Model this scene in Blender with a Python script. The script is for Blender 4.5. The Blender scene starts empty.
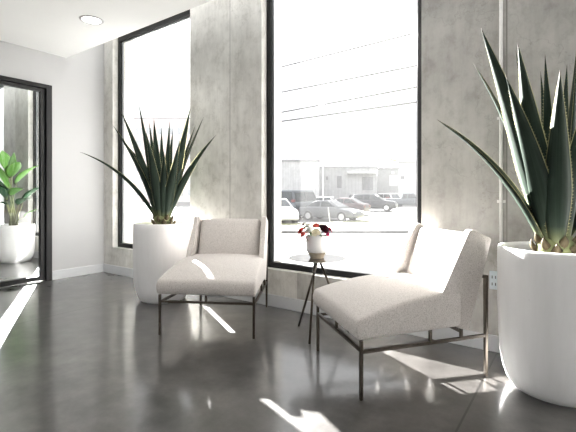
import bpy, bmesh, math, random
from mathutils import Vector, Matrix
random.seed(11)
PI = math.pi
SC = bpy.context.scene
COL = SC.collection

# ------------------------------------------------------------------ frame of the place
# x runs along the window wall (right), y out through the windows, z up; origin = room corner
F, HY = 406.5, 193.5
RIGHT = Vector((.8122, .5834, 0)); FWD = Vector((-.5834, .8122, 0))
CAM = Vector((4.956, -2.855, 1.0))

def at(px, py, Y):                       # measured point of the photograph at distance Y
    return CAM + RIGHT * ((px - 288) / F * Y) + FWD * Y + Vector((0, 0, -(py - HY) / F * Y))

def onwall(px, py, v=0.0):               # measured point on the window wall
    d = RIGHT * ((px - 288) / F) + FWD + Vector((0, 0, -(py - HY) / F))
    return CAM + d * ((v - CAM.y) / d.y)

# ------------------------------------------------------------------ materials
def newmat(name):
    m = bpy.data.materials.new(name); m.use_nodes = True
    nt = m.node_tree
    return m, nt, nt.nodes['Principled BSDF'], nt.nodes['Material Output']

def N(nt, t, **kw):
    n = nt.nodes.new(t)
    for k, v in kw.items():
        if k in n.inputs: n.inputs[k].default_value = v
        else: setattr(n, k, v)
    return n

def noise(nt, scale, detail=4, rough=.55, stretch=None, coord='Object'):
    tc = N(nt, 'ShaderNodeTexCoord'); mp = N(nt, 'ShaderNodeMapping')
    if stretch: mp.inputs['Scale'].default_value = stretch
    nt.links.new(tc.outputs[coord], mp.inputs['Vector'])
    n = N(nt, 'ShaderNodeTexNoise'); n.inputs['Scale'].default_value = scale
    n.inputs['Detail'].default_value = detail; n.inputs['Roughness'].default_value = rough
    nt.links.new(mp.outputs[0], n.inputs['Vector'])
    return n

def ramp(nt, src, stops):
    r = N(nt, 'ShaderNodeValToRGB'); e = r.color_ramp.elements
    while len(e) < len(stops): e.new(.5)
    for k, (p, c) in enumerate(stops):
        e[k].position = p; e[k].color = (c[0], c[1], c[2], 1)
    nt.links.new(src, r.inputs['Fac'])
    return r

def bump(nt, b, src, strength, dist=.01):
    n = N(nt, 'ShaderNodeBump'); n.inputs['Strength'].default_value = strength
    n.inputs['Distance'].default_value = dist
    nt.links.new(src, n.inputs['Height']); nt.links.new(n.outputs[0], b.inputs['Normal'])

def mix(nt, a, bcol, fac, mode='MIX'):
    n = N(nt, 'ShaderNodeMix'); n.data_type = 'RGBA'; n.blend_type = mode
    for sock, v in ((n.inputs[6], a), (n.inputs[7], bcol)):
        if hasattr(v, 'node'): nt.links.new(v, sock)
        else: sock.default_value = (*v, 1)
    if hasattr(fac, 'node'): nt.links.new(fac, n.inputs[0])
    else: n.inputs[0].default_value = fac
    return n.outputs[2]

def plain(name, col, rough=.5, metal=0, var=.06, scale=30, spec=.5, bmp=0):
    m, nt, b, o = newmat(name)
    n = noise(nt, scale)
    lo = tuple(c * (1 - var) for c in col); hi = tuple(min(1, c * (1 + var)) for c in col)
    r = ramp(nt, n.outputs[0], [(.3, lo), (.7, hi)])
    nt.links.new(r.outputs[0], b.inputs['Base Color'])
    b.inputs['Roughness'].default_value = rough; b.inputs['Metallic'].default_value = metal
    b.inputs['Specular IOR Level'].default_value = spec
    if bmp: bump(nt, b, n.outputs[0], bmp, .004)
    return m

def mat_concrete():
    m, nt, b, o = newmat('trowelled_concrete')
    n1 = noise(nt, 1.6, 7, .62, (1, 1, .55)); n2 = noise(nt, 9, 6, .7, (1, 1, .8)); n3 = noise(nt, 5.0, 5, .6, (6, 6, .5))
    r1 = ramp(nt, n1.outputs[0], [(.30, (.22, .21, .195)), (.43, (.38, .37, .35)), (.55, (.45, .44, .415)), (.70, (.56, .55, .525))])
    r2 = ramp(nt, n2.outputs[0], [(.34, (.74, .73, .71)), (.50, (1, 1, 1)), (.66, (1.08, 1.08, 1.07))])
    c = mix(nt, r1.outputs[0], r2.outputs[0], .75, 'MULTIPLY')
    r3 = ramp(nt, n3.outputs[0], [(.36, (.78, .77, .75)), (.52, (1, 1, 1))])
    c = mix(nt, c, r3.outputs[0], .28, 'MULTIPLY')
    # thin crooked trowel cracks
    tc = N(nt, 'ShaderNodeTexCoord'); wn = noise(nt, 3.2, 5, .6)
    ml = N(nt, 'ShaderNodeMapping'); ml.inputs['Scale'].default_value = (1.3, 1.3, .8)
    nt.links.new(tc.outputs['Object'], ml.inputs[0])
    vm = N(nt, 'ShaderNodeMixRGB'); vm.inputs[0].default_value = .45
    nt.links.new(ml.outputs[0], vm.inputs[1]); nt.links.new(wn.outputs[1], vm.inputs[2])
    vo = N(nt, 'ShaderNodeTexVoronoi'); vo.feature = 'DISTANCE_TO_EDGE'; vo.inputs['Scale'].default_value = 2.6
    nt.links.new(vm.outputs[0], vo.inputs['Vector'])
    rc = ramp(nt, vo.outputs[0], [(0, (.7, .69, .67)), (.010, (1, 1, 1))])
    c = mix(nt, c, rc.outputs[0], .55, 'MULTIPLY')
    # two pour joints in the columns
    sep = N(nt, 'ShaderNodeSeparateXYZ'); nt.links.new(tc.outputs['Object'], sep.inputs[0])
    for u in (2.217, 4.585):
        s = N(nt, 'ShaderNodeMath', operation='SUBTRACT'); nt.links.new(sep.outputs[0], s.inputs[0]); s.inputs[1].default_value = u
        a = N(nt, 'ShaderNodeMath', operation='ABSOLUTE'); nt.links.new(s.outputs[0], a.inputs[0])
        l = N(nt, 'ShaderNodeMath', operation='LESS_THAN'); nt.links.new(a.outputs[0], l.inputs[0]); l.inputs[1].default_value = .004
        c = mix(nt, c, (.22, .21, .2), l.outputs[0])
    lt = N(nt, 'ShaderNodeMath', operation='LESS_THAN'); nt.links.new(sep.outputs[0], lt.inputs[0]); lt.inputs[1].default_value = 3.0  # left part coloured lighter, imitating the brighter light on that side
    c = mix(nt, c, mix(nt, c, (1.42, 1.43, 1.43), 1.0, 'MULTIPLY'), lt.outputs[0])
    nt.links.new(c, b.inputs['Base Color'])
    b.inputs['Roughness'].default_value = .62; b.inputs['Specular IOR Level'].default_value = .3
    bump(nt, b, n2.outputs[0], .25, .006)
    return m

def mat_floor():
    m, nt, b, o = newmat('polished_dark_concrete')
    n1 = noise(nt, 1.1, 6, .6); n2 = noise(nt, 6, 6, .66); n5 = noise(nt, 7, 3, .5); n3 = noise(nt, 40, 3, .6)
    r1 = ramp(nt, n1.outputs[0], [(.3, (.034, .031, .029)), (.52, (.050, .047, .044)), (.72, (.072, .068, .064))])
    r2 = ramp(nt, n2.outputs[0], [(.32, (.55, .54, .53)), (.5, (1, 1, 1)), (.68, (1.5, 1.5, 1.5))])
    c = mix(nt, r1.outputs[0], r2.outputs[0], 1.0, 'MULTIPLY')
    tc = N(nt, 'ShaderNodeTexCoord'); sep = N(nt, 'ShaderNodeSeparateXYZ'); nt.links.new(tc.outputs['Object'], sep.inputs[0])
    for u in (1.451, 4.533):                                   # saw-cut joints square to the window wall
        s = N(nt, 'ShaderNodeMath', operation='SUBTRACT'); nt.links.new(sep.outputs[0], s.inputs[0]); s.inputs[1].default_value = u
        a = N(nt, 'ShaderNodeMath', operation='ABSOLUTE'); nt.links.new(s.outputs[0], a.inputs[0])
        l = N(nt, 'ShaderNodeMath', operation='LESS_THAN'); nt.links.new(a.outputs[0], l.inputs[0]); l.inputs[1].default_value = .0048
        c = mix(nt, c, (.012, .011, .01), l.outputs[0])
    nt.links.new(c, b.inputs['Base Color'])
    rr = ramp(nt, n2.outputs[0], [(0, (.36, .36, .36)), (1, (.5, .5, .5))])
    nt.links.new(rr.outputs[0], b.inputs['Roughness'])
    b.inputs['Specular IOR Level'].default_value = .3
    b.inputs['Coat Weight'].default_value = 1; b.inputs['Coat IOR'].default_value = 1.62
    bump(nt, b, n5.outputs[0], .06, .004)
    nt.links.new(b.inputs['Normal'].links[0].from_socket, b.inputs['Coat Normal'])
    rc_ = ramp(nt, n2.outputs[0], [(.2, (.09, .09, .09)), (.8, (.23, .23, .23))]); nt.links.new(rc_.outputs[0], b.inputs['Coat Roughness'])
    return m

def mat_fabric():
    m, nt, b, o = newmat('oatmeal_boucle')
    n = noise(nt, 170, 3, .7); n2 = noise(nt, 60, 3, .6)
    r = ramp(nt, n.outputs[0], [(.33, (.40, .365, .34)), (.47, (.585, .545, .515)), (.65, (.69, .65, .62))])
    nt.links.new(r.outputs[0], b.inputs['Base Color'])
    b.inputs['Roughness'].default_value = .95; b.inputs['Specular IOR Level'].default_value = .15
    b.inputs['Sheen Weight'].default_value = .25
    bump(nt, b, n.outputs[0], .5, .004)
    return m

def mat_glass(name, veil, tint=(1, 1, 1), gloss=1.0):
    # clear pane with a translucent veil that imitates the hazy glare outside
    m, nt, b, o = newmat(name); nt.nodes.remove(b)
    tr = N(nt, 'ShaderNodeBsdfTransparent'); tr.inputs[0].default_value = (*tint, 1)
    tl = N(nt, 'ShaderNodeBsdfTranslucent'); tl.inputs[0].default_value = (.95, .95, .95, 1)
    gl = N(nt, 'ShaderNodeBsdfGlossy'); gl.inputs['Roughness'].default_value = .0
    n = noise(nt, 2.5, 4, .5)
    mv = N(nt, 'ShaderNodeMath', operation='MULTIPLY'); nt.links.new(n.outputs[0], mv.inputs[0]); mv.inputs[1].default_value = veil * 2
    m1 = N(nt, 'ShaderNodeMixShader'); nt.links.new(mv.outputs[0], m1.inputs[0])
    nt.links.new(tr.outputs[0], m1.inputs[1]); nt.links.new(tl.outputs[0], m1.inputs[2])
    lw = N(nt, 'ShaderNodeLayerWeight'); lw.inputs[0].default_value = .5
    pw = N(nt, 'ShaderNodeMath', operation='POWER'); nt.links.new(lw.outputs['Facing'], pw.inputs[0]); pw.inputs[1].default_value = 5
    sc = N(nt, 'ShaderNodeMath', operation='MULTIPLY_ADD'); nt.links.new(pw.outputs[0], sc.inputs[0]); sc.inputs[1].default_value = .96; sc.inputs[2].default_value = .04
    g = N(nt, 'ShaderNodeMath', operation='MULTIPLY'); nt.links.new(sc.outputs[0], g.inputs[0]); g.inputs[1].default_value = gloss
    m2 = N(nt, 'ShaderNodeMixShader'); nt.links.new(g.outputs[0], m2.inputs[0])
    nt.links.new(m1.outputs[0], m2.inputs[1]); nt.links.new(gl.outputs[0], m2.inputs[2])
    nt.links.new(m2.outputs[0], o.inputs[0])
    return m

def mat_leaf(name, dark, light, edge, rough=.42, edge_at=.47):
    m, nt, b, o = newmat(name)
    tc = N(nt, 'ShaderNodeTexCoord'); sep = N(nt, 'ShaderNodeSeparateXYZ'); nt.links.new(tc.outputs['UV'], sep.inputs[0])
    n = noise(nt, 1, 4, .6, (14, 1.2, 1), 'UV')
    r = ramp(nt, n.outputs[0], [(.3, dark), (.7, light)])
    s = N(nt, 'ShaderNodeMath', operation='SUBTRACT'); nt.links.new(sep.outputs[0], s.inputs[0]); s.inputs[1].default_value = .5
    a = N(nt, 'ShaderNodeMath', operation='ABSOLUTE'); nt.links.new(s.outputs[0], a.inputs[0])
    g = N(nt, 'ShaderNodeMath', operation='GREATER_THAN'); nt.links.new(a.outputs[0], g.inputs[0]); g.inputs[1].default_value = edge_at
    c = mix(nt, r.outputs[0], edge, g.outputs[0])
    rt = ramp(nt, sep.outputs[1], [(0, (1, 1, .75)), (.12, (0, 0, 0))])
    c = mix(nt, c, (.16, .18, .085), rt.outputs[0])
    re = ramp(nt, sep.outputs[1], [(.965, (0, 0, 0)), (.985, (1, 1, 1))])
    c = mix(nt, c, (.06, .035, .03), re.outputs[0])
    nt.links.new(c, b.inputs['Base Color']); b.inputs['Roughness'].default_value = rough
    b.inputs['Specular IOR Level'].default_value = .14
    # leaves let a little light through
    tl = N(nt, 'ShaderNodeBsdfTranslucent'); nt.links.new(c, tl.inputs[0])
    ms = N(nt, 'ShaderNodeMixShader'); ms.inputs[0].default_value = .09
    nt.links.new(b.outputs[0], ms.inputs[1]); nt.links.new(tl.outputs[0], ms.inputs[2])
    nt.links.new(ms.outputs[0], o.inputs[0])
    return m

def mat_planter():
    m, nt, b, o = newmat('white_plaster_planter')
    n = noise(nt, 22, 5, .65, (1, 1, .12)); n2 = noise(nt, 6, 6, .66)
    r = ramp(nt, n.outputs[0], [(.2, (.87, .86, .85)), (.6, (.92, .91, .905))])
    # chips
    tc = N(nt, 'ShaderNodeTexCoord')
    v = N(nt, 'ShaderNodeTexVoronoi'); v.inputs['Scale'].default_value = 7; nt.links.new(tc.outputs['Object'], v.inputs['Vector'])
    rs = ramp(nt, v.outputs[0], [(.0, (1, 1, 1)), (.03, (0, 0, 0))])
    c = mix(nt, r.outputs[0], (.5, .48, .45), rs.outputs[0])
    nt.links.new(c, b.inputs['Base Color']); b.inputs['Roughness'].default_value = .7
    bump(nt, b, n.outputs[0], .22, .006)
    return m

def mat_emit(name, col, s):
    m, nt, b, o = newmat(name)
    b.inputs['Base Color'].default_value = (.9, .9, .9, 1)
    b.inputs['Emission Color'].default_value = (*col, 1); b.inputs['Emission Strength'].default_value = s
    return m

def mat_siding(name, col, period=.6):
    m, nt, b, o = newmat(name)
    n = noise(nt, 1.4, 4, .6)
    lo = tuple(c * .86 for c in col); hi = tuple(min(1, c * 1.1) for c in col)
    r = ramp(nt, n.outputs[0], [(.3, lo), (.7, hi)])
    tc = N(nt, 'ShaderNodeTexCoord'); w = N(nt, 'ShaderNodeTexWave'); w.inputs['Scale'].default_value = .5 / period
    w.bands_direction = 'X'
    nt.links.new(tc.outputs['Object'], w.inputs[0])
    rw = ramp(nt, w.outputs[0], [(0, (.8, .8, .8)), (.2, (1, 1, 1))])
    c = mix(nt, r.outputs[0], rw.outputs[0], .6, 'MULTIPLY')
    nt.links.new(c, b.inputs['Base Color']); b.inputs['Roughness'].default_value = .8
    return m

M = dict(
    concrete=mat_concrete(), floor=mat_floor(), fabric=mat_fabric(), planter=mat_planter(),
    white=plain('matt_white_paint', (.44, .44, .445), .6, var=.015, scale=3),
    ceiling=plain('white_ceiling_paint', (.76, .76, .75), .8, var=.01, scale=3),
    base=plain('grey_white_baseboard', (.52, .53, .545), .45, var=.03, scale=6),
    black=plain('black_aluminium', (.008, .008, .0085), .45, 0, var=.1, spec=.25),
    alu=plain('mill_aluminium', (.55, .55, .57), .35, .7, var=.05),
    bronze=plain('dark_bronze_tube', (.060, .048, .036), .4, .6, var=.15, scale=40),
    tabletop=plain('smoked_metal_top', (.20, .19, .18), .08, .9, var=.04, scale=12),
    glass=mat_glass('window_glass', .009), doorglass=mat_glass('door_glass', .0, (.97, .985, .98), 1.35),
    soil=plain('potting_soil', (.06, .045, .032), .95, var=.5, scale=60, bmp=.6),
    agave=mat_leaf('agave_leaf', (.019, .031, .023), (.036, .054, .040), (.46, .43, .24), .5),
    agaveback=mat_leaf('agave_stem_scale', (.06, .05, .03), (.12, .095, .055), (.14, .11, .065), .6),
    broad=mat_leaf('broad_green_leaf', (.10, .26, .05), (.20, .42, .09), (.26, .48, .12), .35),
    darkbroad=mat_leaf('broad_dark_leaf', (.03, .09, .045), (.05, .14, .06), (.08, .16, .08), .35),
    stalk=plain('leaf_stalk', (.28, .30, .17), .6, var=.2),
    ceramic=plain('white_glazed_ceramic', (.80, .80, .80), .3, var=.02, scale=12),
    clay=plain('raw_tan_clay', (.42, .36, .28), .7, var=.12, scale=50),
    red=plain('red_petal', (.62, .075, .06), .6, var=.2, scale=60), pink=plain('coral_petal', (.75, .16, .13), .6, var=.2, scale=60),
    cream=plain('cream_petal', (.85, .79, .62), .6, var=.08, scale=60), ivory=plain('white_petal', (.86, .86, .82), .6, var=.05, scale=60),
    burgundy=plain('burgundy_petal', (.075, .010, .022), .5, var=.3, scale=60), magenta=plain('magenta_petal', (.36, .02, .09), .55, var=.25, scale=60),
    fgreen=plain('flower_green', (.05, .10, .035), .55, var=.3, scale=60),
    lamp=mat_emit('lit_lens', (1, .97, .92), 6), plate=plain('pale_blue_plate', (.55, .62, .66), .4, var=.02),
    slot=plain('socket_slot', (.04, .04, .045), .5), pipe=plain('painted_conduit', (.80, .79, .77), .4, .1, var=.04),
    asphalt=plain('parking_asphalt', (.09, .09, .09), .9, var=.12, scale=3), street=plain('pale_street_concrete', (.24, .24, .238), .85, var=.06, scale=1.2),
    kerb=plain('kerb_stone', (.10, .10, .10), .9, var=.1, scale=6), lawn=plain('dry_lawn', (.17, .17, .105), .95, var=.18, scale=2.2),
    siding=mat_siding('pale_siding', (.56, .56, .57)), siding2=mat_siding('grey_siding', (.40, .40, .41), .9),
    block=plain('grey_block', (.33, .33, .335), .85, var=.1, scale=1.5), roofing=plain('roof_edge', (.30, .30, .31), .7),
    shutter=mat_siding('roll_shutter', (.22, .22, .23), .3), brickpale=plain('pale_pink_render', (.62, .52, .50), .85, var=.1, scale=1.2),
    tyre=plain('tyre_rubber', (.03, .03, .032), .8), rim=plain('alloy_rim', (.55, .55, .57), .35, .6),
    autoglass=plain('car_glass', (.05, .055, .06), .08, var=.02), silver=plain('silver_paint', (.14, .145, .155), .3, .4, var=.03),
    charcoal=plain('charcoal_paint', (.06, .062, .07), .3, .2, var=.03), carwhite=plain('white_car_paint', (.75, .75, .75), .3, var=.02),
    maroon=plain('dull_maroon_paint', (.10, .078, .082), .35, .2, var=.03), slate=plain('slate_paint', (.11, .12, .135), .3, .3, var=.03),
    paleglass=plain('pale_pane', (.34, .36, .38), .25, var=.05),
    tail=plain('tail_lamp_red', (.16, .04, .04), .3), headl=plain('head_lamp', (.75, .75, .75), .15),
    bark=plain('bark', (.14, .11, .08), .9, var=.25, scale=8), tleaf=plain('yellow_green_foliage', (.26, .29, .11), .7, var=.3, scale=3),
    wire=plain('wire_rubber', (.10, .10, .11), .7), galv=plain('galvanised_pole', (.34, .35, .36), .5, .4),
)

# ------------------------------------------------------------------ object helpers
def obj(name, bm, mat, parent=None, smooth=False, bevel=0, segs=2, kind=None):
    me = bpy.data.meshes.new(name); bm.normal_update(); bm.to_mesh(me); bm.free()
    if mat is not None: me.materials.append(M[mat] if isinstance(mat, str) else mat)
    if smooth:
        for p in me.polygons: p.use_smooth = True
    o = bpy.data.objects.new(name, me); COL.objects.link(o)
    if parent: o.parent = parent
    if bevel:
        md = o.modifiers.new('bevel', 'BEVEL'); md.width = bevel; md.segments = segs; md.limit_method = 'ANGLE'
        md.harden_normals = False
    if kind: o['kind'] = kind
    return o

def tag(o, label, cat, group=None):
    o['label'] = label; o['category'] = cat
    if group: o['group'] = group
    return o

def thing(name, label, cat, loc=(0, 0, 0), rz=0, group=None):
    o = bpy.data.objects.new(name, None); COL.objects.link(o)
    o.location = loc; o.rotation_euler = (0, 0, rz); o.empty_display_size = .1
    return tag(o, label, cat, group)

def struct(name, bm, mat, **kw):
    return obj(name, bm, mat, kind='structure', **kw)

def NB(): return bmesh.new()

def box(bm, a, b):
    x0, y0, z0 = (min(a[i], b[i]) for i in range(3)); x1, y1, z1 = (max(a[i], b[i]) for i in range(3))
    v = [bm.verts.new(p) for p in ((x0, y0, z0), (x1, y0, z0), (x1, y1, z0), (x0, y1, z0), (x0, y0, z1), (x1, y0, z1), (x1, y1, z1), (x0, y1, z1))]
    for f in ((0, 3, 2, 1), (4, 5, 6, 7), (0, 1, 5, 4), (1, 2, 6, 5), (2, 3, 7, 6), (3, 0, 4, 7)):
        bm.faces.new([v[i] for i in f])
    return bm

def tube(bm, pts, r, n=10, square=False, up=None):
    pts = [Vector(p) for p in pts]; rings = []
    if square: n = 4
    for i, p in enumerate(pts):
        rr = r[i] if isinstance(r, (list, tuple)) else r
        if i == 0: T = pts[1] - p
        elif i == len(pts) - 1: T = p - pts[i - 1]
        else: T = (pts[i + 1] - p).normalized() + (p - pts[i - 1]).normalized()
        T.normalize()
        ref = Vector(up) if up else (Vector((0, 0, 1)) if abs(T.z) < .9 else Vector((0, 1, 0)))
        S = T.cross(ref).normalized(); Q = S.cross(T)
        k = 1.0
        if 0 < i < len(pts) - 1:
            c = (pts[i + 1] - p).normalized().dot(T); k = 1 / max(c, .5)
        off = PI / 4 if square else 0
        s = math.sqrt(2) if square else 1
        rings.append([bm.verts.new(p + (S * math.cos(off + 2 * PI * j / n) + Q * math.sin(off + 2 * PI * j / n)) * rr * s * (k if square else 1)) for j in range(n)])
    for a, b in zip(rings, rings[1:]):
        for j in range(n): bm.faces.new((a[j], a[(j + 1) % n], b[(j + 1) % n], b[j]))
    bm.faces.new(rings[0][::-1]); bm.faces.new(rings[-1])
    return bm

def lathe(bm, prof, n=48, c=(0, 0, 0), wob=0):
    rings = []
    for r, z in prof:
        if r < 1e-5: rings.append([bm.verts.new((c[0], c[1], c[2] + z))])
        else: rings.append([bm.verts.new((c[0] + r * (1 + wob * math.sin(3 * t + z * 5)) * math.cos(t), c[1] + r * (1 + wob * math.sin(3 * t + z * 5)) * math.sin(t), c[2] + z)) for t in (2 * PI * j / n for j in range(n))])
    for a, b in zip(rings, rings[1:]):
        for j in range(n):
            if len(a) == 1 and len(b) == 1: continue
            if len(a) == 1: bm.faces.new((a[0], b[(j + 1) % n], b[j])[::-1])
            elif len(b) == 1: bm.faces.new((a[j], a[(j + 1) % n], b[0]))
            else: bm.faces.new((a[j], a[(j + 1) % n], b[(j + 1) % n], b[j]))
    return bm

def prism(bm, poly, x0, x1, axis='x'):
    # polygon in the (y,z) plane swept along x (or (x,z) swept along y)
    def P(k, p): return (k, p[0], p[1]) if axis == 'x' else (p[0], k, p[1])
    A = [bm.verts.new(P(x0, p)) for p in poly]; B = [bm.verts.new(P(x1, p)) for p in poly]
    n = len(poly)
    bm.faces.new(A[::-1]); bm.faces.new(B)
    for i in range(n): bm.faces.new((A[i], A[(i + 1) % n], B[(i + 1) % n], B[i]))
    bmesh.ops.recalc_face_normals(bm, faces=bm.faces)
    return bm

def axis_samples(h, r, n=8):
    e = [h - r * (1 - math.sin(a)) if False else h - r + r * math.sin(a) for a in (PI / 2 * k / 4 for k in range(5))]
    mid = [-(h - r) + 2 * (h - r) * k / n for k in range(1, n)]
    return sorted([-x for x in e] + mid + e)

def soft_box(bm, hx, hy, hz, r, shape=None, nx=10, ny=10, nz=3):
    # rounded box of half sizes hx,hy,hz whose points can be reshaped by shape(x,y,z)
    X, Y, Z = axis_samples(hx, r, nx), axis_samples(hy, r, ny), axis_samples(hz, r, nz)
    vd = {}
    def V(i, j, k):
        key = (i, j, k)
        if key not in vd:
            p = Vector((X[i], Y[j], Z[k]))
            q = Vector((max(-(hx - r), min(hx - r, p.x)), max(-(hy - r), min(hy - r, p.y)), max(-(hz - r), min(hz - r, p.z))))
            d = p - q
            if d.length > r * 1e-4: p = q + d.normalized() * r
            if shape: p = Vector(shape(p.x, p.y, p.z))
            vd[key] = bm.verts.new(p)
        return vd[key]
    a, b, c = len(X) - 1, len(Y) - 1, len(Z) - 1
    for i in range(a):
        for j in range(b):
            bm.faces.new((V(i, j, 0), V(i, j + 1, 0), V(i + 1, j + 1, 0), V(i + 1, j, 0)))
            bm.faces.new((V(i, j, c), V(i + 1, j, c), V(i + 1, j + 1, c), V(i, j + 1, c)))
    for i in range(a):
        for k in range(c):
            bm.faces.new((V(i, 0, k), V(i + 1, 0, k), V(i + 1, 0, k + 1), V(i, 0, k + 1)))
            bm.faces.new((V(i, b, k), V(i, b, k + 1), V(i + 1, b, k + 1), V(i + 1, b, k)))
    for j in range(b):
        for k in range(c):
            bm.faces.new((V(0, j, k), V(0, j, k + 1), V(0, j + 1, k + 1), V(0, j + 1, k)))
            bm.faces.new((V(a, j, k), V(a, j + 1, k), V(a, j + 1, k + 1), V(a, j, k + 1)))
    return bm

# ------------------------------------------------------------------ the room
X0, X1, YF = -6.6, 8.2, -6.4
ZT = 3.5
struct('floor', box(NB(), (X0, YF, -.2), (X1, .3, 0)), 'floor')

PITCH = 2.41
OPEN = [(.2 + PITCH * k, 1.645 + PITCH * k) for k in (-2, -1, 0, 1, 2)]
ZS, ZH = .325, 2.99
bm = NB()
xs = [X0] + [v for o_ in OPEN for v in o_] + [X1]
for k in range(0, len(xs), 2): box(bm, (xs[k], 0, 0), (xs[k + 1], .3, ZT))
for a, b in OPEN:
    box(bm, (a, 0, 0), (b, .3, ZS)); box(bm, (a, 0, ZH), (b, .3, ZT))
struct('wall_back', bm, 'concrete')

def window(n, a, b):
    fr = NB(); t = .05; y0, y1 = .07, .13
    box(fr, (a, y0, ZS), (a + t, y1, ZH)); box(fr, (b - t, y0, ZS), (b, y1, ZH))
    box(fr, (a + t, y0, ZS), (b - t, y1, ZS + .05)); box(fr, (a + t, y0, ZH - .075), (b - t, y1, ZH))
    w = struct('window_%d' % n, fr, 'black', bevel=.003)
    g = NB(); box(g, (a + t, .107, ZS + .05), (b - t, .113, ZH - .075)); obj('glass_pane', g, 'glass', w)
    l = NB(); s = .018; za, zb = ZS + .05, ZH - .075                     # slim aluminium glazing bead
    box(l, (a + t, .098, za), (a + t + s, .106, zb)); box(l, (b - t - s, .098, za), (b - t, .106, zb))
    box(l, (a + t + s, .098, zb - s), (b - t - s, .106, zb))
    obj('glazing_bead', l, 'alu', w)
for i, (a, b) in enumerate(OPEN): window(i + 1, a, b)

# glazed door in the white side wall, beyond it the next room
DA, DB, DZ = -.633, -2.35, 2.245
bm = NB(); box(bm, (-.12, 0, 0), (0, DA, ZT)); box(bm, (-.12, DA, DZ), (0, DB, ZT)); box(bm, (-.12, DB, 0), (0, YF, ZT))
struct('wall_left', bm, 'white')
fr = NB()
box(fr, (-.10, DA, 0), (.012, DA - .062, DZ)); box(fr, (-.10, DB, 0), (.012, DB + .062, DZ)); box(fr, (-.10, DA - .062, DZ - .045), (.012, DB + .062, DZ))
d1 = struct('door_1', fr, 'black', bevel=.003)
lf = NB(); a, b = DA - .066, DB + .066
box(lf, (-.075, a, .008), (-.02, a - .045, DZ - .05)); box(lf, (-.075, b, .008), (-.02, b + .045, DZ - .05))
box(lf, (-.075, a - .045, DZ - .085), (-.02, b + .045, DZ - .05)); box(lf, (-.075, a - .045, .008), (-.02, b + .045, .062))
obj('door_leaf', lf, 'black', d1, bevel=.003)
g = NB(); box(g, (-.051, a - .045, .062), (-.045, b + .045, DZ - .085)); obj('glass_pane', g, 'doorglass', d1)

cz = 2.61
struct('ceiling', box(NB(), (X0, YF, cz), (X1, -.47, cz + .3)), 'ceiling')
struct('ceiling_upper', box(NB(), (X0, -.47, ZT), (X1, .3, ZT + .2)), 'ceiling')
bm = NB(); box(bm, (X0 - .15, YF, 0), (X0, .3, ZT)); struct('wall_far', bm, 'white')
struct('wall_right', box(NB(), (X1, YF, 0), (X1 + .15, .3, ZT)), 'white')
bm = NB(); box(bm, (X0, YF - .15, 2.2), (X1, YF, ZT)); box(bm, (X0, YF - .15, 0), (.6, YF, 2.2)); box(bm, (4.6, YF - .15, 0), (X1, YF, 2.2)); struct('wall_front', bm, 'white')
# baseboards
struct('baseboard_back', box(NB(), (0.0, -.014, 0), (X1, 0, .104)), 'base', bevel=.003)
struct('baseboard_left', box(NB(), (0, -.014, 0), (.014, DA, .104)), 'base', bevel=.003)
struct('baseboard_far', box(NB(), (X0, -.014, 0), (-.12, 0, .104)), 'base', bevel=.003)

# ------------------------------------------------------------------ downlight, conduit, socket
p = at(91.5, 20, 3.77)
def downlight(label, x, y):
    t = thing('ceiling_light', label, 'ceiling light', (x, y, cz), 0, 'recessed downlights in the ceiling')
    obj('trim_ring', lathe(NB(), [(.080, -.001), (.082, -.006), (.098, -.006), (.105, 0)], 40), 'white', t, smooth=True)
    obj('lens', lathe(NB(), [(0, -.004), (.081, -.004), (.081, 0)], 40), 'lamp', t)
    l = bpy.data.lights.new('downlight_lamp', 'SPOT'); l.energy = 28; l.spot_size = math.radians(165); l.spot_blend = .6
    l.shadow_soft_size = .07; l.color = (1, .97, .93)
    lo = bpy.data.objects.new('downlight_lamp', l); COL.objects.link(lo); lo.location = (0, 0, -.09); lo.parent = t
downlight('round recessed white downlight in the white ceiling', p.x, p.y)
for dx, dy in ((2.41, 0), (0, -2.2), (2.41, -2.6)):  # extra unseen downlights, added as fill light
    downlight('white downlight out of the view above, added to brighten the room', p.x + dx, p.y + dy)
p = onwall(501.3, 200)
t = thing('conduit', 'thin pale vertical pipe running up the concrete wall behind the right planter', 'pipe', (p.x, -.013, .104))
obj('pipe', tube(NB(), [(0, 0, 0), (0, 0, ZT - .104)], .0105, 16), 'pipe', t, smooth=True)
zc = onwall(502, 118).z
for z in (zc, .95, 2.9):
    b_ = NB(); box(b_, (-.024, .011, z - .104 - .009), (.024, .013, z - .104 + .009)); tube(b_, [(0, 0, z - .104 - .009), (0, 0, z - .104 + .009)], .0125, 16)
    obj('clamp', b_, 'pipe', t)
p = onwall(494.3, 280)
t = thing('wall_socket', 'small pale electrical socket plate low on the concrete wall beside the right planter', 'socket', (p.x, 0, p.z))
obj('plate', soft_box(NB(), .027, .009, .058, .006, lambda x, y, z: (x, y - .009, z), 3, 1, 3), 'plate', t, smooth=True)
for z in (-.022, .022):
    b_ = NB(); box(b_, (-.012, -.0195, z - .010), (-.007, -.0175, z + .008)); box(b_, (.007, -.0195, z - .010), (.012, -.0175, z + .008)); obj('slot', b_, 'slot', t)

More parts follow.
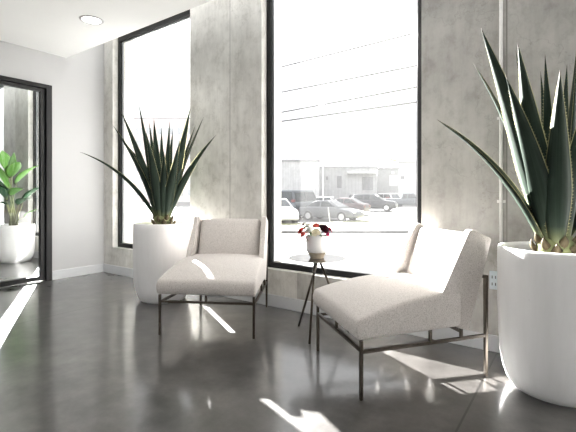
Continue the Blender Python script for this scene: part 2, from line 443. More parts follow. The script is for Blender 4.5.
# ------------------------------------------------------------------ lounge chairs
D2 = .388
def S(s): return s - D2                       # distance behind the front legs -> local y
def make_chair(label, loc, rz, W2, KT):
    def hw(y): return W2 - KT * (y + D2)          # plan narrows a little towards the back
    t = thing('lounge_chair', label, 'chair', loc, rz, None)
    # seat
    yc, hy = (S(-.02) + S(.60)) / 2, .31
    def seat(x, y, z):
        tt = max(0., min(1., (y + hy) / (2 * hy))); xx = x / (W2 + .014)
        top = .393 + .088 * (1 - (1 - tt) ** 2.3) + .018 * (1 - xx * xx) * min(1, tt * 4)
        k = (z + .055) / .11
        side = 1 + .012 * math.sin(PI * max(0, min(1, k))) * 1
        return (x * side * hw(y + yc) / W2, y + yc - .012 * math.sin(PI * max(0, min(1, k))) * (1 if y < 0 else 0), .291 + k * (top - .291))
    obj('seat_cushion', soft_box(NB(), W2 + .014, hy, .055, .017, seat, 14, 14, 3), 'fabric', t, smooth=True)
    # back: sloped shell, loose inner cushion and two wings
    def lean(s, z): return S(s)
    poly = [(S(.575), .289), (S(.65), .268), (S(.804), .738), (S(.795), .752), (S(.735), .772), (S(.60), .42)]
    bm = NB(); prism(bm, poly, -(hw(S(.7)) - .03), hw(S(.7)) - .03)
    obj('backrest', bm, 'fabric', t, bevel=.012, segs=3, smooth=False)
    wing = [(S(.476), .478), (S(.652), .794), (S(.664), .803), (S(.680), .803), (S(.797), .757), (S(.805), .745), (S(.652), .264), (S(.58), .285), (S(.572), .36), (S(.545), .40)]
    def toe(y, z): return hw(y) + .010
    for sx in (-1, 1):
        bm = NB()
        A = [bm.verts.new((sx * (toe(y, z) - .042), y, z)) for y, z in wing]; B = [bm.verts.new((sx * toe(y, z), y, z)) for y, z in wing]
        n_ = len(wing); bm.faces.new(A[::-1]); bm.faces.new(B)
        for i in range(n_): bm.faces.new((A[i], A[(i + 1) % n_], B[(i + 1) % n_], B[i]))
        bmesh.ops.triangulate(bm, faces=[f for f in bm.faces if len(f.verts) > 4])
        bmesh.ops.recalc_face_normals(bm, faces=bm.faces)
        obj('wing', bm, 'fabric', t, bevel=.012, segs=3)
    ang = math.atan2(.16, .47)
    hz_ = .185
    c0 = Vector((0, S(.658), .598))
    R = Matrix.Rotation(-ang, 3, 'X')
    cw = hw(S(.66)) - .046
    def bc(x, y, z):
        xx, zz = x / cw, z / hz_
        if y < 0: y -= .032 * (1 - xx * xx) * (1 - zz * zz)
        return c0 + R @ Vector((x, y, z))
    obj('back_cushion', soft_box(NB(), cw, .055, hz_, .03, bc, 12, 3, 12), 'fabric', t, smooth=True)
    # metal base
    q = .0078
    for sx in (-1, 1):
        def X(s): return sx * hw(S(s))
        obj('leg', tube(NB(), [(X(0), S(0), 0), (X(0), S(0), .287)], q, square=True), 'bronze', t)
        obj('leg', tube(NB(), [(X(.775), S(.775), 0), (X(.775), S(.775), .545), (X(.735), S(.735), .549)], q, square=True, up=(1, 0, 0)), 'bronze', t)
        obj('side_rail', tube(NB(), [(X(0), S(.0082), .232), (X(.767), S(.767), .222)], q, square=True), 'bronze', t)
        for s in (.406, .605):
            obj('strut', tube(NB(), [(X(s), S(s), .233), (X(s), S(s), .288)], q * .9, square=True), 'bronze', t)
    x0 = hw(S(0)) - q; x1 = hw(S(.605))
    obj('front_rail', tube(NB(), [(-x0, S(0), .238), (x0, S(0), .238)], q, square=True), 'bronze', t)
    obj('strut', tube(NB(), [(0, S(0), .24), (0, S(0), .288)], q * .9, square=True), 'bronze', t)
    obj('cross_rail', tube(NB(), [(-x1, S(.605), .262), (x1, S(.605), .262)], q * .9, square=True), 'bronze', t)
    return t
make_chair('oatmeal armless lounge chair on thin bronze legs, beside the far planter', (2.645, -.543, 0), math.radians(29.3), .338, .05)
make_chair('oatmeal lounge chair nearest the camera with a sunlit inner back, beside the large right planter', (4.094, -.546, 0), math.radians(-39.3), .318, .083)

# ------------------------------------------------------------------ side table and bouquet
tc_ = Vector((3.425, -.367, 0)); TH = .54
t = thing('side_table', 'small round dark metal side table with three splayed legs between the two chairs', 'table', tc_)
obj('tabletop', lathe(NB(), [(0, TH - .006), (.19, TH - .006), (.203, TH - .004), (.204, TH - .001), (.202, TH), (0, TH)], 64), 'tabletop', t)
for fx, fy, hx, hy in ((3.232, -.316, 3.425, -.35), (3.496, -.578, 3.408, -.368), (3.60, -.215, 3.445, -.375)):
    a = Vector((fx, fy, 0)) - tc_; b = Vector((hx, hy, TH - .006)) - tc_
    obj('leg', tube(NB(), [a, b], .0085, 12), 'bronze', t, smooth=True)
obj('hub', lathe(NB(), [(0, TH - .02), (.036, TH - .02), (.04, TH - .012), (.045, TH - .006), (0, TH - .006)], 24), 'bronze', t, smooth=True)

vz = TH
t = thing('vase', 'white ceramic flower pot with a bare tan base on the small round table', 'vase', (tc_.x, tc_.y, vz))
obj('body', lathe(NB(), [(.062, .036), (.074, .046), (.079, .07), (.079, .158), (.077, .162), (.073, .158), (.072, .07), (.05, .03), (0, .026)], 48), 'ceramic', t, smooth=True)
obj('clay_base', lathe(NB(), [(0, 0), (.046, 0), (.049, .003), (.056, .02), (.0675, .037), (.071, .0425), (.06, .0425)], 48), 'clay', t, smooth=True)

def bloom_bm(r, layers=4, n0=5, spread=1.0, seed=0):
    rnd = random.Random(seed); bm = NB()
    for L in range(layers):
        f = (L + 1) / layers; n = n0 + L
        for k in range(n):
            th = 2 * PI * k / n + L * .7 + rnd.uniform(-.15, .15)
            tilt = .15 + 1.05 * f * spread + rnd.uniform(-.1, .1)
            ln, wd = r * (.75 + .35 * f), r * (.55 + .35 * f)
            g = []
            for i in range(5):
                v = i / 4; row = []
                for j in range(5):
                    u = (j - 2) / 2
                    w = wd * math.sin(PI * (.18 + .72 * v)) * .75
                    ang = tilt * (.35 + .75 * v)
                    rad = ln * v * math.sin(ang) + r * .08
                    h = ln * v * math.cos(ang) + .12 * r * u * u * (1 - f * .5) - (.12 * r * v ** 3 * f)
                    x = rad - .25 * w * u * u * (1 - f * .6) ; y = u * w
                    row.append(bm.verts.new((x * math.cos(th) - y * math.sin(th), x * math.sin(th) + y * math.cos(th), h)))
                g.append(row)
            for i in range(4):
                for j in range(4): bm.faces.new((g[i][j], g[i][j + 1], g[i + 1][j + 1], g[i + 1][j]))
    return bm

def flower(px, py, dY, r, mat, label, leaf=False, layers=4, spread=1.0, seed=1, tall=1.0):
    r *= 1.2
    p = at(px, py, 2.91 + dY); foot = Vector((tc_.x + (p.x - tc_.x) * .35, tc_.y + (p.y - tc_.y) * .35, vz + .045))
    t = thing('flower', label, 'flower', foot, 0, 'flowers in the white pot')
    c = p - foot; d = Vector((c.x, c.y, .045)).normalized()
    bm = bloom_bm(r, layers, 5, spread, seed)
    rot = Vector((0, 0, 1)).rotation_difference(d).to_matrix().to_4x4()
    bmesh.ops.transform(bm, matrix=Matrix.Translation(c - d * r * .35) @ rot @ Matrix.Diagonal((1, 1, tall, 1)), verts=bm.verts)
    obj('bloom', bm, mat, t, smooth=True)
    obj('stem', tube(NB(), [(0, 0, 0), Vector((c.x * .35, c.y * .35, c.z * .6)), c - d * r * .3], .0022, 6), 'fgreen', t, smooth=True)
    if leaf:
        for sgn in (-1, 1):
            bm = NB(); dirv = Vector((c.x, c.y, 0)).normalized() if Vector((c.x, c.y, 0)).length > .005 else Vector((1, 0, 0))
            sd = Vector((-dirv.y, dirv.x, 0)) * sgn; b0 = c - d * r * .9; rows = []
            for i in range(7):
                v = i / 6; w = .016 * math.sin(PI * min(.98, .06 + v * .92)); q_ = b0 + (dirv * .6 + sd * .8).normalized() * (.055 * v) + Vector((0, 0, .012 * math.sin(PI * v) - .012 * v))
                nn = (dirv * .8 - sd * .6).normalized()
                rows.append([bm.verts.new(q_ + nn * w * k + Vector((0, 0, abs(k) * .004))) for k in (-1, 0, 1)])
            for a_, b_ in zip(rows, rows[1:]):
                for j in range(2): bm.faces.new((a_[j], a_[j + 1], b_[j + 1], b_[j]))
            obj('leaf', bm, 'fgreen', t, smooth=True)
flower(300.5, 231, -.02, .024, 'red', 'red bloom at the far left edge of the bouquet', seed=1)
flower(302.5, 234.5, -.07, .017, 'pink', 'small coral bloom hanging lowest over the left rim of the pot', seed=2)
flower(316, 225.5, .05, .024, 'pink', 'coral bloom highest in the middle of the bouquet', seed=3)
flower(315.5, 232, -.06, .027, 'cream', 'cream bloom at the front middle of the bouquet', True, seed=4)
flower(308.5, 230, -.03, .026, 'ivory', 'white bloom between the red and the cream blooms', True, seed=5)
flower(307.5, 225.5, .04, .02, 'ivory', 'small white bloom at the top behind the bigger white bloom', seed=6)
flower(303.3, 224.5, .02, .011, 'burgundy', 'tiny dark bud at the upper left of the bouquet', layers=3, spread=.5, seed=7)
flower(323.5, 229.5, -.03, .036, 'burgundy', 'large dark burgundy bloom with pointed petals at the right of the bouquet', layers=5, spread=.8, seed=8, tall=1.35)
flower(327, 233, -.05, .02, 'magenta', 'magenta bloom below the large burgundy bloom', seed=9)
flower(330, 229.5, .0, .019, 'magenta', 'small magenta bloom at the far right edge of the bouquet', seed=10)
flower(304, 228.3, .0, .017, 'cream', 'small pale cream bloom beneath the dark bud on the left', seed=12)

# ------------------------------------------------------------------ planters and plants
def planter(label, loc, h=.725, k=1.0, group=None):
    t = thing('planter', label, 'planter', loc, 0, group)
    R = .268 * k
    prof = [(0, 0), (.185 * k, 0), (.205 * k, .008), (.226 * k, .04), (.243 * k, .09), (.256 * k, .16), (.264 * k, .26), (R, .40), (R, h - .06), (.266 * k, h - .012), (.262 * k, h - .002), (.252 * k, h), (.243 * k, h - .004), (.238 * k, h - .02), (.236 * k, h - .16), (0, h - .16)]
    prof = [(r, z * h / .725 if z < .4 else z) for r, z in prof] if h < .7 else prof
    obj('pot', lathe(NB(), prof, 72, wob=.004), 'planter', t, smooth=True)
    s = NB(); rows = [(0, h - .042)] + [(.237 * k * i / 8, h - .045 - .004 * i / 8) for i in range(1, 9)]
    lathe(s, rows, 40)
    for v in s.verts: v.co.z += random.uniform(-.006, .006)
    obj('soil', s, 'soil', t, smooth=True)
    return t

def leaf_bm(base, ctrl, tip, w, thick, radial, n=26, teeth=.007, fold=.34, seed=0, shape='agave'):
    rnd = random.Random(seed); bm = NB(); uvl = bm.loops.layers.uv.new('UVMap'); uv = {}
    base, ctrl, tip = Vector(base), Vector(ctrl), Vector(tip)
    rad = Vector(radial); rad.z = 0
    if rad.length < 1e-4: rad = Vector((0, -1, 0))
    rad.normalize(); Sd = rad.cross(Vector((0, 0, 1))).normalized()
    tw = rnd.uniform(-.25, .25)
    rings = []; edge = []
    cs = [(-1, 1), (-.55, 1), (0, 1), (.55, 1), (1, 1), (.55, -1), (0, -1), (-.55, -1)]
    for i in range(n):
        t = i / (n - 1)
        P = base * (1 - t) ** 2 + ctrl * 2 * t * (1 - t) + tip * t * t
        T = (ctrl - base) * 2 * (1 - t) + (tip - ctrl) * 2 * t; T.normalize()
        S_ = (Sd - T * Sd.dot(T)).normalized(); Nn = S_.cross(T)
        if Nn.dot(Vector((0, 0, .6)) - rad) < 0: Nn = -Nn
        S_ = Matrix.Rotation(tw * t, 3, T) @ S_; Nn = Matrix.Rotation(tw * t, 3, T) @ Nn
        if shape == 'agave':
            ww = w * (.50 + .50 * math.sin(PI / 2 * min(1, t / .33))) if t < .33 else w * max(.012, (1 - ((t - .33) / .67) ** 1.25))
            th = thick * (1 - .8 * t)
        else:
            ww = w * max(.02, math.sin(PI * min(1, .03 + .97 * t) ** .8)) ; th = thick
        hw = ww / 2; ring = []
        for x, sd in cs:
            zup = fold * hw * abs(x) ** 1.5
            off = zup if sd > 0 or abs(x) == 1 else zup - min(th, hw * .8) * (1 - x * x * .9)
            v = bm.verts.new(P + S_ * (x * hw) + Nn * off); uv[v] = (.5 + x / 2 * (1 if sd > 0 else .93), t); ring.append(v)
        rings.append(ring); edge.append((P, S_, Nn, hw, t, T, fold * hw))
    def face(vs):
        f = bm.faces.new(vs)
        for l in f.loops: l[uvl].uv = uv[l.vert]
        f.smooth = True
    for a, b in zip(rings, rings[1:]):
        for j in range(8): face((a[j], a[(j + 1) % 8], b[(j + 1) % 8], b[j]))
    face(rings[0][::-1]); face(rings[-1])
    if teeth:
        for i in range(2, n - 3):
            P, S_, Nn, hw, t, T, zu = edge[i]
            for sx in (-1, 1):
                for q in (0, .5):
                    P2, S2, N2, hw2, t2, T2, zu2 = edge[i + 1]
                    e = (P + S_ * sx * hw + Nn * zu).lerp(P2 + S2 * sx * hw2 + N2 * zu2, q + rnd.uniform(0, .2))
                    k = teeth * (1 - .5 * t)
                    vs = [bm.verts.new(e - T * k * .6 - S_ * sx * k * .3), bm.verts.new(e + T * k * .6 - S_ * sx * k * .3), bm.verts.new(e + S_ * sx * k * 1.1 + T * k * .3), bm.verts.new(e - Nn * k * .4 - S_ * sx * k * .3)]
                    for v in vs: uv[v] = (1.0, min(t, .9))
                    for f in ((0, 1, 2), (0, 2, 3), (1, 3, 2), (0, 3, 1)): face([vs[x_] for x_ in f])
    return bm

def agave(label, loc, Yc, wk, tips, zs):
    t = thing('agave', label, 'plant', loc)
    L = Vector(loc)
    # scaly stem
    st = NB(); lathe(st, [(0, -.01), (.075, -.01), (.09, .03), (.088, .07), (.07, .105), (.04, .12), (0, .125)], 20)
    obj('stem', st, 'agaveback', t, smooth=True)
    rnd = random.Random(len(tips) * 7)
    for k in range(15):
        a = 2 * PI * k * .382; z = .012 + .075 * k / 15
        rr = .085 - .02 * k / 15; o_ = Vector((math.cos(a), math.sin(a), 0))
        b0 = o_ * (rr - .025) + Vector((0, 0, z - .012)); tp = o_ * (rr + .028) + Vector((0, 0, z + .055)); ct = o_ * (rr + .03) + Vector((0, 0, z + .006))
        obj('leaf_stub', leaf_bm(b0, ct, tp, .052, .02, o_, 9, 0, .25, k, 'stub'), 'agaveback', t)
    for k, tipd in enumerate(tips):
        px, py, dY, w, bend, boff = tipd[:6]
        tip = at(px, py, Yc + dY) - L
        hor = Vector((tip.x, tip.y, 0)); r_ = hor.normalized() if hor.length > .01 else Vector((0, -1, 0))
        base = r_ * (.045 + boff) + Vector((0, 0, zs + rnd.uniform(-.02, .02)))
        mid = (base + tip) / 2
        ln = (tip - base).length
        ctrl = mid + Vector((0, 0, bend * ln)) - r_ * (bend * ln * .5)
        fs = -1 if dY <= 0 else 1
        rad = r_ * min(1, hor.length / .12) + Vector((FWD.x, FWD.y, 0)) * fs * (1.0 if Yc > 3 else .55)
        obj('leaf', leaf_bm(base, ctrl, tip, w * wk, .022, rad, 28, .007, .36, k * 3 + 1), 'agave', t)
    return t

# far planter by the left window
P1 = Vector((1.730, -.405, 0))
planter('white plaster planter by the left window, behind the far chair', P1)
zl = .725 - .045
agave('tall grey-green agave with one long leaf drooping left, in the far planter', P1 + Vector((0, 0, zl)), 3.9, 1.3, [
    (139, 104, -.12, .088, -.01, 0), (120.5, 110.5, .05, .062, .05, 0), (112, 124, -.08, .062, .09, 0), (80, 152, -.02, .050, .17, .01),
    (153.7, 117.5, .14, .075, 0, 0), (161.5, 128, .22, .06, 0, 0), (169.8, 120.4, .2, .055, 0, 0), (173, 129, .25, .055, 0, 0),
    (190.6, 106.8, -.14, .086, -.01, 0), (195.5, 125, .10, .07, .03, 0), (203.9, 116.5, .02, .058, .05, 0), (216.5, 134.6, -.06, .062, .10, 0),
    (149, 121, .2, .05, 0, 0), (146, 132, -.26, .085, .02, 0), (186, 146, .2, .05, .02, 0), (128, 146, .12, .075, .12, 0), (164, 150, -.2, .08, -.02, 0), (180, 140, -.24, .075, .02, 0)], .07)

# near planter on the right
P2 = Vector((4.856, -.362, 0))
planter('large white plaster planter nearest the camera, cut off at the right edge of the view', P2)
agave('big dark agave with sunlit leaf edges, in the planter cut off at the right', P2 + Vector((0, 0, zl)), 2.13, 1.5, [
    (437, 119.5, .03, .074, .13, .01), (481, 27.5, -.06, .10, .02, 0), (474, 64, .10, .05, .09, 0), (517.7, 43, -.10, .09, .0, 0),
    (515.7, 50, .10, .05, .0, 0), (545, 54, .06, .055, 0, 0), (540.5, 71, .16, .045, 0, 0), (567, 64, .16, .05, 0, 0),
    (578, 36, -.02, .085, -.02, 0), (506, 76, -.14, .085, .05, 0), (560, 70, -.2, .085, 0, .02), (596, 70, -.20, .09, .02, 0),
    (612, 96, .0, .075, .05, 0), (640, 140, .08, .065, .12, 0)], .075)

# planter in the next room behind the glass door
P0 = Vector((-1.83, -.34, 0))
planter('low white planter standing in the next room behind the glass door', P0, .545, 1.0)
t = thing('broadleaf_plant', 'bright green broad-leaved plant in the planter behind the glass door', 'plant', P0 + Vector((0, 0, .5)))
Lp = P0 + Vector((0, 0, .5)); YN = 5.98
for k, (bx, by, tx, ty, dY, w, arch, mt) in enumerate([
    (9, 190, -14, 158, -.05, .17, .16, 'broad'), (10, 178, 20, 162, -.12, .15, .22, 'broad'), (15, 184, 40, 165, -.05, .13, .14, 'broad'),
    (11, 196, 24, 189, -.18, .13, .25, 'broad'), (22, 202, 42, 187, .05, .13, .14, 'darkbroad'), (10, 192, -10, 184, -.15, .13, .2, 'darkbroad'),
    (24, 217, 38, 209, -.1, .06, .12, 'broad'), (8, 172, 2, 150, .1, .14, .1, 'broad'), (12, 176, 14, 152, .15, .08, .05, 'broad'),
    (8, 205, -8, 204, -.15, .12, .2, 'darkbroad'), (18, 205, 30, 199, -.2, .12, .25, 'darkbroad'), (7, 200, -16, 172, .1, .14, .15, 'darkbroad')]):
    b0 = at(bx, by, YN + dY * .5) - Lp; tp = at(tx, ty, YN + dY) - Lp; ln = (tp - b0).length
    h = Vector((tp.x - b0.x, tp.y - b0.y, 0))
    lf_ = obj('leaf', leaf_bm(b0, (b0 + tp) / 2 + Vector((0, 0, ln * arch)), tp, w * 1.45, .004, h, 18, 0, .25, k, 'broad'), mt, t)
    foot = Vector((random.uniform(-.05, .05), random.uniform(-.05, .05), -.005))
    obj('stalk', tube(NB(), [foot, foot * .6 + b0 * .4 + Vector((0, 0, .05)), b0 + (tp - b0) * .08], [.012, .009, .006], 8), 'stalk', lf_, smooth=True)

# ------------------------------------------------------------------ outside
GZ = -.85
struct('street', box(NB(), (-90, .3, GZ - .3), (60, 130, GZ)), 'street')
def ground_poly(name, pts, z0, z1, mat):
    bm = NB(); A = [bm.verts.new((p.x, p.y, z0)) for p in pts]; B = [bm.verts.new((p.x, p.y, z1)) for p in pts]
    bm.faces.new(A[::-1]); bm.faces.new(B); n = len(pts)
    for i in range(n): bm.faces.new((A[i], A[(i + 1) % n], B[(i + 1) % n], B[i]))
    bmesh.ops.recalc_face_normals(bm, faces=bm.faces)
    return struct(name, bm, mat)
def gp(px, Y): return at(px, 200, Y)
def xy(X, Y): return CAM + RIGHT * X + FWD * Y
ground_poly('parking_lot', [xy(-40, 24.5), xy(2.2, 24.5), xy(17.2, 53), xy(34, 64), xy(34, 85), xy(-40, 85)], GZ - .02, GZ + .03, 'asphalt')
ground_poly('lawn', [xy(-40, 19.3), xy(40, 19.3), xy(40, 62), xy(34.3, 63.9), xy(17.5, 52.8), xy(2.4, 24.2), xy(-40, 24.2)], GZ - .02, GZ + .10, 'lawn')
ground_poly('kerb', [xy(-40, 18.9), xy(40, 18.9), xy(40, 19.3), xy(-40, 19.3)], GZ - .02, GZ + .12, 'kerb')

CARS = {
    'sedan': dict(L=4.5, W=1.75, body=[(-2.2, .25), (-2.25, .6), (-2.15, .92), (-1.3, .98), (.75, .95), (1.9, .78), (2.2, .62), (2.25, .3), (2.1, .22)],
                  cab=[(-1.75, .95), (-.85, 1.40), (.1, 1.44), (1.15, .93)], r=.33, ax=1.35),
    'hatchback': dict(L=4.0, W=1.7, body=[(-1.95, .25), (-2.0, .7), (-1.85, .98), (.9, .98), (1.8, .82), (2.0, .6), (2.0, .3), (1.9, .22)],
                  cab=[(-1.85, .97), (-1.5, 1.45), (.0, 1.5), (1.05, .97)], r=.32, ax=1.25),
    'suv': dict(L=4.7, W=1.85, body=[(-2.3, .3), (-2.35, .8), (-2.25, 1.1), (1.0, 1.12), (2.1, 1.02), (2.3, .8), (2.35, .4), (2.2, .28)],
                  cab=[(-2.25, 1.1), (-1.95, 1.72), (.1, 1.76), (1.1, 1.1)], r=.37, ax=1.4),
    'van': dict(L=5.0, W=1.95, body=[(-2.5, .3), (-2.5, 1.2), (1.2, 1.2), (2.2, 1.0), (2.45, .7), (2.45, .35), (2.3, .28)],
                  cab=[(-2.5, 1.19), (-2.45, 2.05), (.9, 2.08), (1.75, 1.12)], r=.36, ax=1.55),
    'pickup': dict(L=5.4, W=1.9, body=[(-2.65, .4), (-2.7, 1.15), (-.6, 1.15), (1.2, 1.15), (2.5, 1.05), (2.7, .8), (2.7, .45), (2.5, .35)],
                  cab=[(-.75, 1.14), (-.6, 1.82), (.75, 1.86), (1.5, 1.14)], r=.4, ax=1.7)}
def car(kind, label, paint, px, Y, heading, cat='car', k=1.0):
    c = CARS[kind]; p = xy((px - 288) / F * Y, Y)
    t = thing(kind if kind != 'suv' else 'estate_car', label, cat, (p.x, p.y, GZ + .03), 0)
    # heading: 0 = nose to the right in the view, 90 = nose away
    t.rotation_euler.z = math.atan2(RIGHT.y, RIGHT.x) + math.radians(heading); t.scale = (k, k, k)
    w = c['W'] / 2
    bm = NB(); prism(bm, c['body'], -w, w, 'y'); obj('body', bm, paint, t, bevel=.09, segs=3, smooth=True)
    cb = c['cab']; bm = NB()
    A, B = [], []
    zlo = min(z for x, z in cb); zhi = max(z for x, z in cb)
    for x, z in cb:
        ins = .06 + .16 * (z - zlo) / (zhi - zlo)
        A.append(bm.verts.new((x, -(w - ins), z))); B.append(bm.verts.new((x, w - ins, z)))
    bm.faces.new(A); bm.faces.new(B[::-1])
    for i in range(4): bm.faces.new((A[i], B[i], B[(i + 1) % 4], A[(i + 1) % 4]))
    bmesh.ops.recalc_face_normals(bm, faces=bm.faces)
    obj('cabin', bm, paint, t, bevel=.05, segs=2, smooth=True)
    def quad(name, pts, off):
        bm = NB(); n_ = (pts[1] - pts[0]).cross(pts[2] - pts[0]).normalized()
        if n_.dot(off) < 0: n_ = -n_
        cc = sum(pts, Vector()) / len(pts)
        A = [bm.verts.new(cc + (q - cc) * 1.0 + n_ * .012) for q in pts]; B = [bm.verts.new(q - n_ * .03) for q in pts]
        bm.faces.new(A); bm.faces.new(B[::-1]); m_ = len(pts)
        for i in range(m_): bm.faces.new((A[i], B[i], B[(i + 1) % m_], A[(i + 1) % m_]))
        bmesh.ops.recalc_face_normals(bm, faces=bm.faces)
        obj(name, bm, 'autoglass', t)
    def sp(x, f, sgn):                      # point on the cabin side at fraction f of its height
        z = zlo + f * (zhi - zlo); return Vector((x, sgn * (w - (.06 + .16 * f)), z))
    def xb(f): return cb[0][0] + (cb[1][0] - cb[0][0]) * f
    def xf(f): return cb[3][0] + (cb[2][0] - cb[3][0]) * f
    for sgn in (-1, 1):
        xm = (cb[1][0] + cb[2][0]) / 2
        quad('side_window', [sp(xb(.15) + .18, .15, sgn), sp(xm - .05, .15, sgn), sp(xm - .05, .82, sgn), sp(xb(.82) + .14, .82, sgn)], Vector((0, sgn, 0)))
        quad('side_window', [sp(xm + .05, .15, sgn), sp(xf(.15) - .18, .15, sgn), sp(xf(.82) - .14, .82, sgn), sp(xm + .05, .82, sgn)], Vector((0, sgn, 0)))
    def fp(side, f, sgn):
        x = xf(f) if side > 0 else xb(f); return Vector((x, sgn * (w - (.17 + .16 * f)), zlo + f * (zhi - zlo)))
    for side, nm in ((1, 'windscreen'), (-1, 'rear_window')):
        quad(nm, [fp(side, .12, -1), fp(side, .12, 1), fp(side, .86, 1), fp(side, .86, -1)], Vector((side, 0, .3)))
    for sx in (-1, 1):
        for sy in (-1, 1):
            bm = NB(); tube(bm, [(sx * c['ax'], sy * (w - .19), c['r']), (sx * c['ax'], sy * (w + .02), c['r'])], c['r'], 24)
            wh = obj('wheel', bm, 'tyre', t)
            bm = NB(); tube(bm, [(sx * c['ax'], sy * (w + .0), c['r']), (sx * c['ax'], sy * (w + .03), c['r'])], c['r'] * .66, 20)
            obj('rim', bm, 'rim', wh)
    xe = max(x for x, z in c['body']); xr = min(x for x, z in c['body'])
    zb = [z for x, z in c['body']][1]
    for sy in (-1, 1):
        bm = NB(); box(bm, (xe - .16, sy * (w - .42), .58), (xe + .005, sy * (w - .1), .72)); obj('headlamp', bm, 'headl', t, bevel=.02)
        bm = NB(); box(bm, (xr - .01, sy * (w - .34), zb + .02), (xr + .15, sy * (w - .08), zb + .2)); obj('tail_lamp', bm, 'tail', t, bevel=.02)
    return t
car('sedan', 'grey sedan parked nearest the lawn, seen from its front right side', 'silver', 330.5, 27.6, -36, k=.95)
car('van', 'dark grey van parked behind the grey sedan at the left of the big window', 'slate', 299, 31.0, 62, 'van')
car('hatchback', 'white hatchback half hidden by the left frame of the big window', 'carwhite', 277, 25.8, -74)
car('sedan', 'dull maroon sedan with red tail lamps, between the grey sedan and the dark estate car', 'maroon', 343, 36, 150)
car('suv', 'dark grey tall estate car parked beside the bright lawn', 'charcoal', 374, 42.5, -22)
car('pickup', 'slate pickup at the right edge of the big window, beyond the lawn', 'slate', 408, 53, -24, 'pickup')
car('hatchback', 'small white car in the row behind, roof showing above the grey sedan', 'carwhite', 318, 41, 160)
car('van', 'white van parked in front of the recessed loading bay', 'carwhite', 390.5, 60, -70, 'van', .9)
# off-road vehicle seen from behind with its spare wheel
jt = car('suv', 'boxy dark vehicle with a round spare wheel, parked by the warehouse loading door', 'slate', 354.5, 60, 92, 'car', .95)
obj('spare_wheel', tube(NB(), [(-2.36, 0, .95), (-2.62, 0, .95)], .45, 28), 'tyre', jt)
obj('spare_cover', tube(NB(), [(-2.62, 0, .95), (-2.66, 0, .95)], .30, 24), 'rim', jt)

# warehouses across the parking lot
RZ = math.atan2(RIGHT.y, RIGHT.x)
def bld(name, label, px0, px1, Y, ytop, depth, mat, rot=0, cat='building'):
    x0, x1 = (px0 - 288) / F * Y, (px1 - 288) / F * Y
    p = xy((x0 + x1) / 2, Y); h = 1 - (ytop - HY) / F * Y - GZ
    t = thing(name, label, cat, (p.x, p.y, GZ), RZ + math.radians(rot))
    w = (x1 - x0) / 2
    obj('wall', box(NB(), (-w, 0, 0), (w, depth, h)), mat, t)
    obj('parapet', box(NB(), (-w - .12, -.12, h), (w + .12, depth + .12, h + .28)), 'roofing', t)
    return t, w, h
t, w, h = bld('warehouse', 'pale blank-walled warehouse at the left behind the parked cars', 262, 319.5, 62, 161.5, 24, 'siding')
b_ = NB(); box(b_, (w, 6, h - 1.0), (w + .1, 22, h - .6)); obj('gutter', b_, 'roofing', t)
b_ = NB(); box(b_, (w, 9, 1.4), (w + .08, 11, 3.6)); fw = obj('window_frame', b_, 'block', t)
t, w, h = bld('warehouse', 'grey warehouse with a dark loading door and a pale canopy in mid view', 320, 377, 68, 168, 18, 'siding2')
def rect(name, px0, px1, y0, y1, Y, mat, par, w_, px_c, out=.1):
    xa, xb_ = (px0 - px_c) / F * Y, (px1 - px_c) / F * Y
    za, zb_ = 1 - (y1 - HY) / F * Y - GZ, 1 - (y0 - HY) / F * Y - GZ
    return obj(name, box(NB(), (xa, -out, za), (xb_, .05, zb_)), mat, par)
rect('loading_door', 362.5, 373, 177, 190, 68, 'shutter', t, w, 348.5)
rect('canopy', 347, 376, 171.5, 173.5, 68, 'carwhite', t, w, 348.5, .9)
rect('window', 337, 341.5, 176, 188, 68, 'shutter', t, w, 348.5)
rect('door', 326, 328, 176.5, 180, 68, 'shutter', t, w, 348.5)
t, w, h = bld('warehouse', 'recessed grey loading bay building behind the white van', 377.3, 398, 74, 169, 12, 'block')
rect('roller_door', 389, 397.5, 175, 186, 74, 'siding', t, w, 387.6)
obj('wall_lamp', box(NB(), (.6, -.3, h - .9), (1.1, .05, h - .5)), 'headl', t)
t, w, h = bld('warehouse', 'pale warehouse at the right edge of the big window, behind the pickup', 398.3, 470, 74, 162.5, 20, 'siding')
rect('window', 400.5, 404, 176, 179, 74, 'shutter', t, w, 434)
t, w, h = bld('warehouse', 'low grey building whose roof shows behind the middle warehouse', 350, 392, 100, 162, 14, 'block')
# apartment block seen through the left window, behind the agave
t, w, h = bld('apartment_block', 'tall pale apartment block seen through the left window behind the agave', 134, 196, 95, 119, 14, 'brickpale')
for r_ in range(6):
    for c_ in range(6):
        xa = -w + (c_ + .5) / 6 * 2 * w; z = 1.2 + r_ * (h - 2) / 6
        f_ = obj('window', box(NB(), (xa - .75, -.08, z), (xa + .75, .05, z + 1.7)), 'siding', t)
        obj('pane', box(NB(), (xa - .62, -.12, z + .12), (xa + .62, -.07, z + 1.55)), 'paleglass', f_)
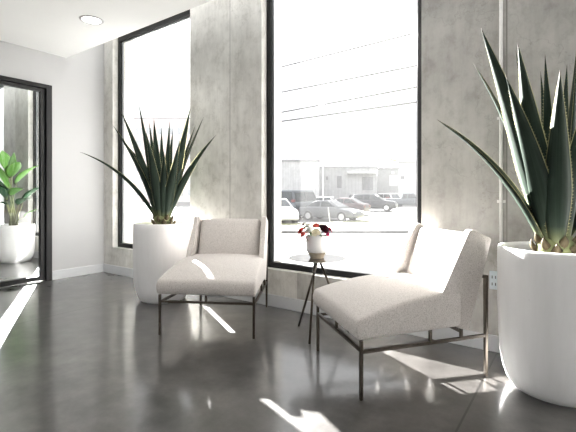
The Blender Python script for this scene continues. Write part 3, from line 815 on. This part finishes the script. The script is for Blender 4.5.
# trees behind the roofs
def tree(px, Y, ytop, cw, label, seed):
    rnd = random.Random(seed); p = xy((px - 288) / F * Y, Y); H = 1 - (ytop - HY) / F * Y - GZ
    t = thing('tree', label, 'tree', (p.x, p.y, GZ), 0, 'trees behind the warehouses')
    tr = NB(); tube(tr, [(0, 0, 0), (.1, .05, H * .4), (0, .1, H * .8)], [.3, .22, .08], 8)
    for k in range(6):
        a = rnd.uniform(0, 6.28); tube(tr, [(.05, .05, H * (.35 + .06 * k)), (math.cos(a) * cw * .5, math.sin(a) * cw * .5, H * (.6 + .05 * k))], [.1, .03], 6)
    obj('trunk', tr, 'bark', t)
    cr = NB()
    for k in range(1500):
        th, u = rnd.uniform(0, 2 * PI), rnd.uniform(-1, 1); r = rnd.random() ** .4
        lump = 1 + .22 * math.sin(3 * th + seed) * math.cos(4 * u)
        c = Vector((math.cos(th) * math.sqrt(1 - u * u) * cw * r * lump, math.sin(th) * math.sqrt(1 - u * u) * cw * r * lump, H * .68 + u * H * .32 * r))
        s = rnd.uniform(.16, .34); a = Vector((rnd.uniform(-1, 1), rnd.uniform(-1, 1), rnd.uniform(-1, 1))).normalized(); b = a.orthogonal().normalized()
        cr.faces.new([cr.verts.new(c + a * s), cr.verts.new(c + b * s * .5), cr.verts.new(c - a * s), cr.verts.new(c - b * s * .5)])
    obj('crown', cr, 'tleaf', t)
tree(362.5, 122, 160.5, 1.95, 'pale yellow-green tree top at the left of the gap above the grey warehouse roof', 1)
tree(377, 122, 158.5, 1.95, 'pale tree top in the middle above the grey warehouse roof', 2)
tree(393.5, 122, 158.0, 2.1, 'pale tree top at the right above the loading bay roof', 3)

# street furniture and overhead lines
p = xy((323.2 - 288) / F * 44, 44); zt = 1 - (146 - HY) / F * 44 - GZ
t = thing('lamp_post', 'tall thin grey pole standing between the parked cars', 'pole', (p.x, p.y, GZ + .03))
obj('pole', tube(NB(), [(0, 0, 0), (0, 0, zt)], [.075, .04], 10), 'galv', t)
obj('base_plate', box(NB(), (-.2, -.2, 0), (.2, .2, .06)), 'galv', t)
p = xy((330 - 288) / F * 24.0, 24.0)
t = thing('marker_post', 'thin white leaning stake in front of the grey sedan', 'post', (p.x, p.y, GZ + .1))
obj('stake', tube(NB(), [(0, 0, 0), (-.09, -.06, .93)], .02, 8), 'carwhite', t)
for k, (xa, ya, xb_, yb, r_, lab) in enumerate([(286, 120.7, 416, 102.2, .07, 'lowest and darkest of the overhead wires across the big window'),
        (302, 108.5, 415, 87.4, .062, 'second overhead wire from the bottom across the big window'),
        (313, 86, 415, 66, .058, 'third overhead wire from the bottom, faint against the sky'),
        (320.5, 57, 415, 33, .055, 'highest and faintest overhead wire near the top of the big window')]):
    m_ = (yb - ya) / (xb_ - xa); A = at(235, ya + m_ * (235 - xa), 44); B = at(480, yb + m_ * (480 - xb_), 30)
    pts = [A.lerp(B, i / 12) for i in range(13)]
    bm = NB(); tube(bm, [q - A for q in pts], r_, 6)
    o_ = obj('overhead_wire', bm, 'wire'); o_.location = A
    tag(o_, lab, 'wire', 'overhead wires')

# ------------------------------------------------------------------ light, camera, output
sun = bpy.data.lights.new('sun', 'SUN'); sun.energy = 125; sun.angle = math.radians(.53); sun.color = (1, .985, .955)
so = bpy.data.objects.new('sun', sun); COL.objects.link(so)
so.rotation_euler = Vector((.88, -.475, -.42)).to_track_quat('-Z', 'Y').to_euler(); so.location = (-10, 10, 12)
w = bpy.data.worlds.new('sky'); SC.world = w; w.use_nodes = True
nt = w.node_tree; bg = nt.nodes['Background']
tcw = N(nt, 'ShaderNodeTexCoord'); sp_ = N(nt, 'ShaderNodeSeparateXYZ'); nt.links.new(tcw.outputs['Generated'], sp_.inputs[0])
mz = N(nt, 'ShaderNodeMapRange'); nt.links.new(sp_.outputs[2], mz.inputs[0]); mz.inputs[1].default_value = -1; mz.inputs[2].default_value = 1
rw = ramp(nt, mz.outputs[0], [(.47, (.1, .1, .095)), (.5, (.40, .40, .40)), (.60, (.48, .485, .49)), (.75, (.83, .84, .85)), (1, (.95, .98, 1))])
nt.links.new(rw.outputs[0], bg.inputs[0]); bg.inputs[1].default_value = 3.0

cd = bpy.data.cameras.new('camera'); co = bpy.data.objects.new('camera', cd); COL.objects.link(co)
co.location = CAM; co.rotation_euler = (PI / 2, 0, math.atan2(FWD.y, FWD.x) - PI / 2)
cd.sensor_width = 36; cd.lens = F / 576 * 36; cd.shift_y = -(216 - HY) / 576; cd.clip_start = .05; cd.clip_end = 500
SC.camera = co
SC.view_settings.view_transform = 'Standard'; SC.view_settings.look = 'None'
SC.view_settings.exposure = 0; SC.view_settings.gamma = 1
SC.view_settings.use_curve_mapping = False
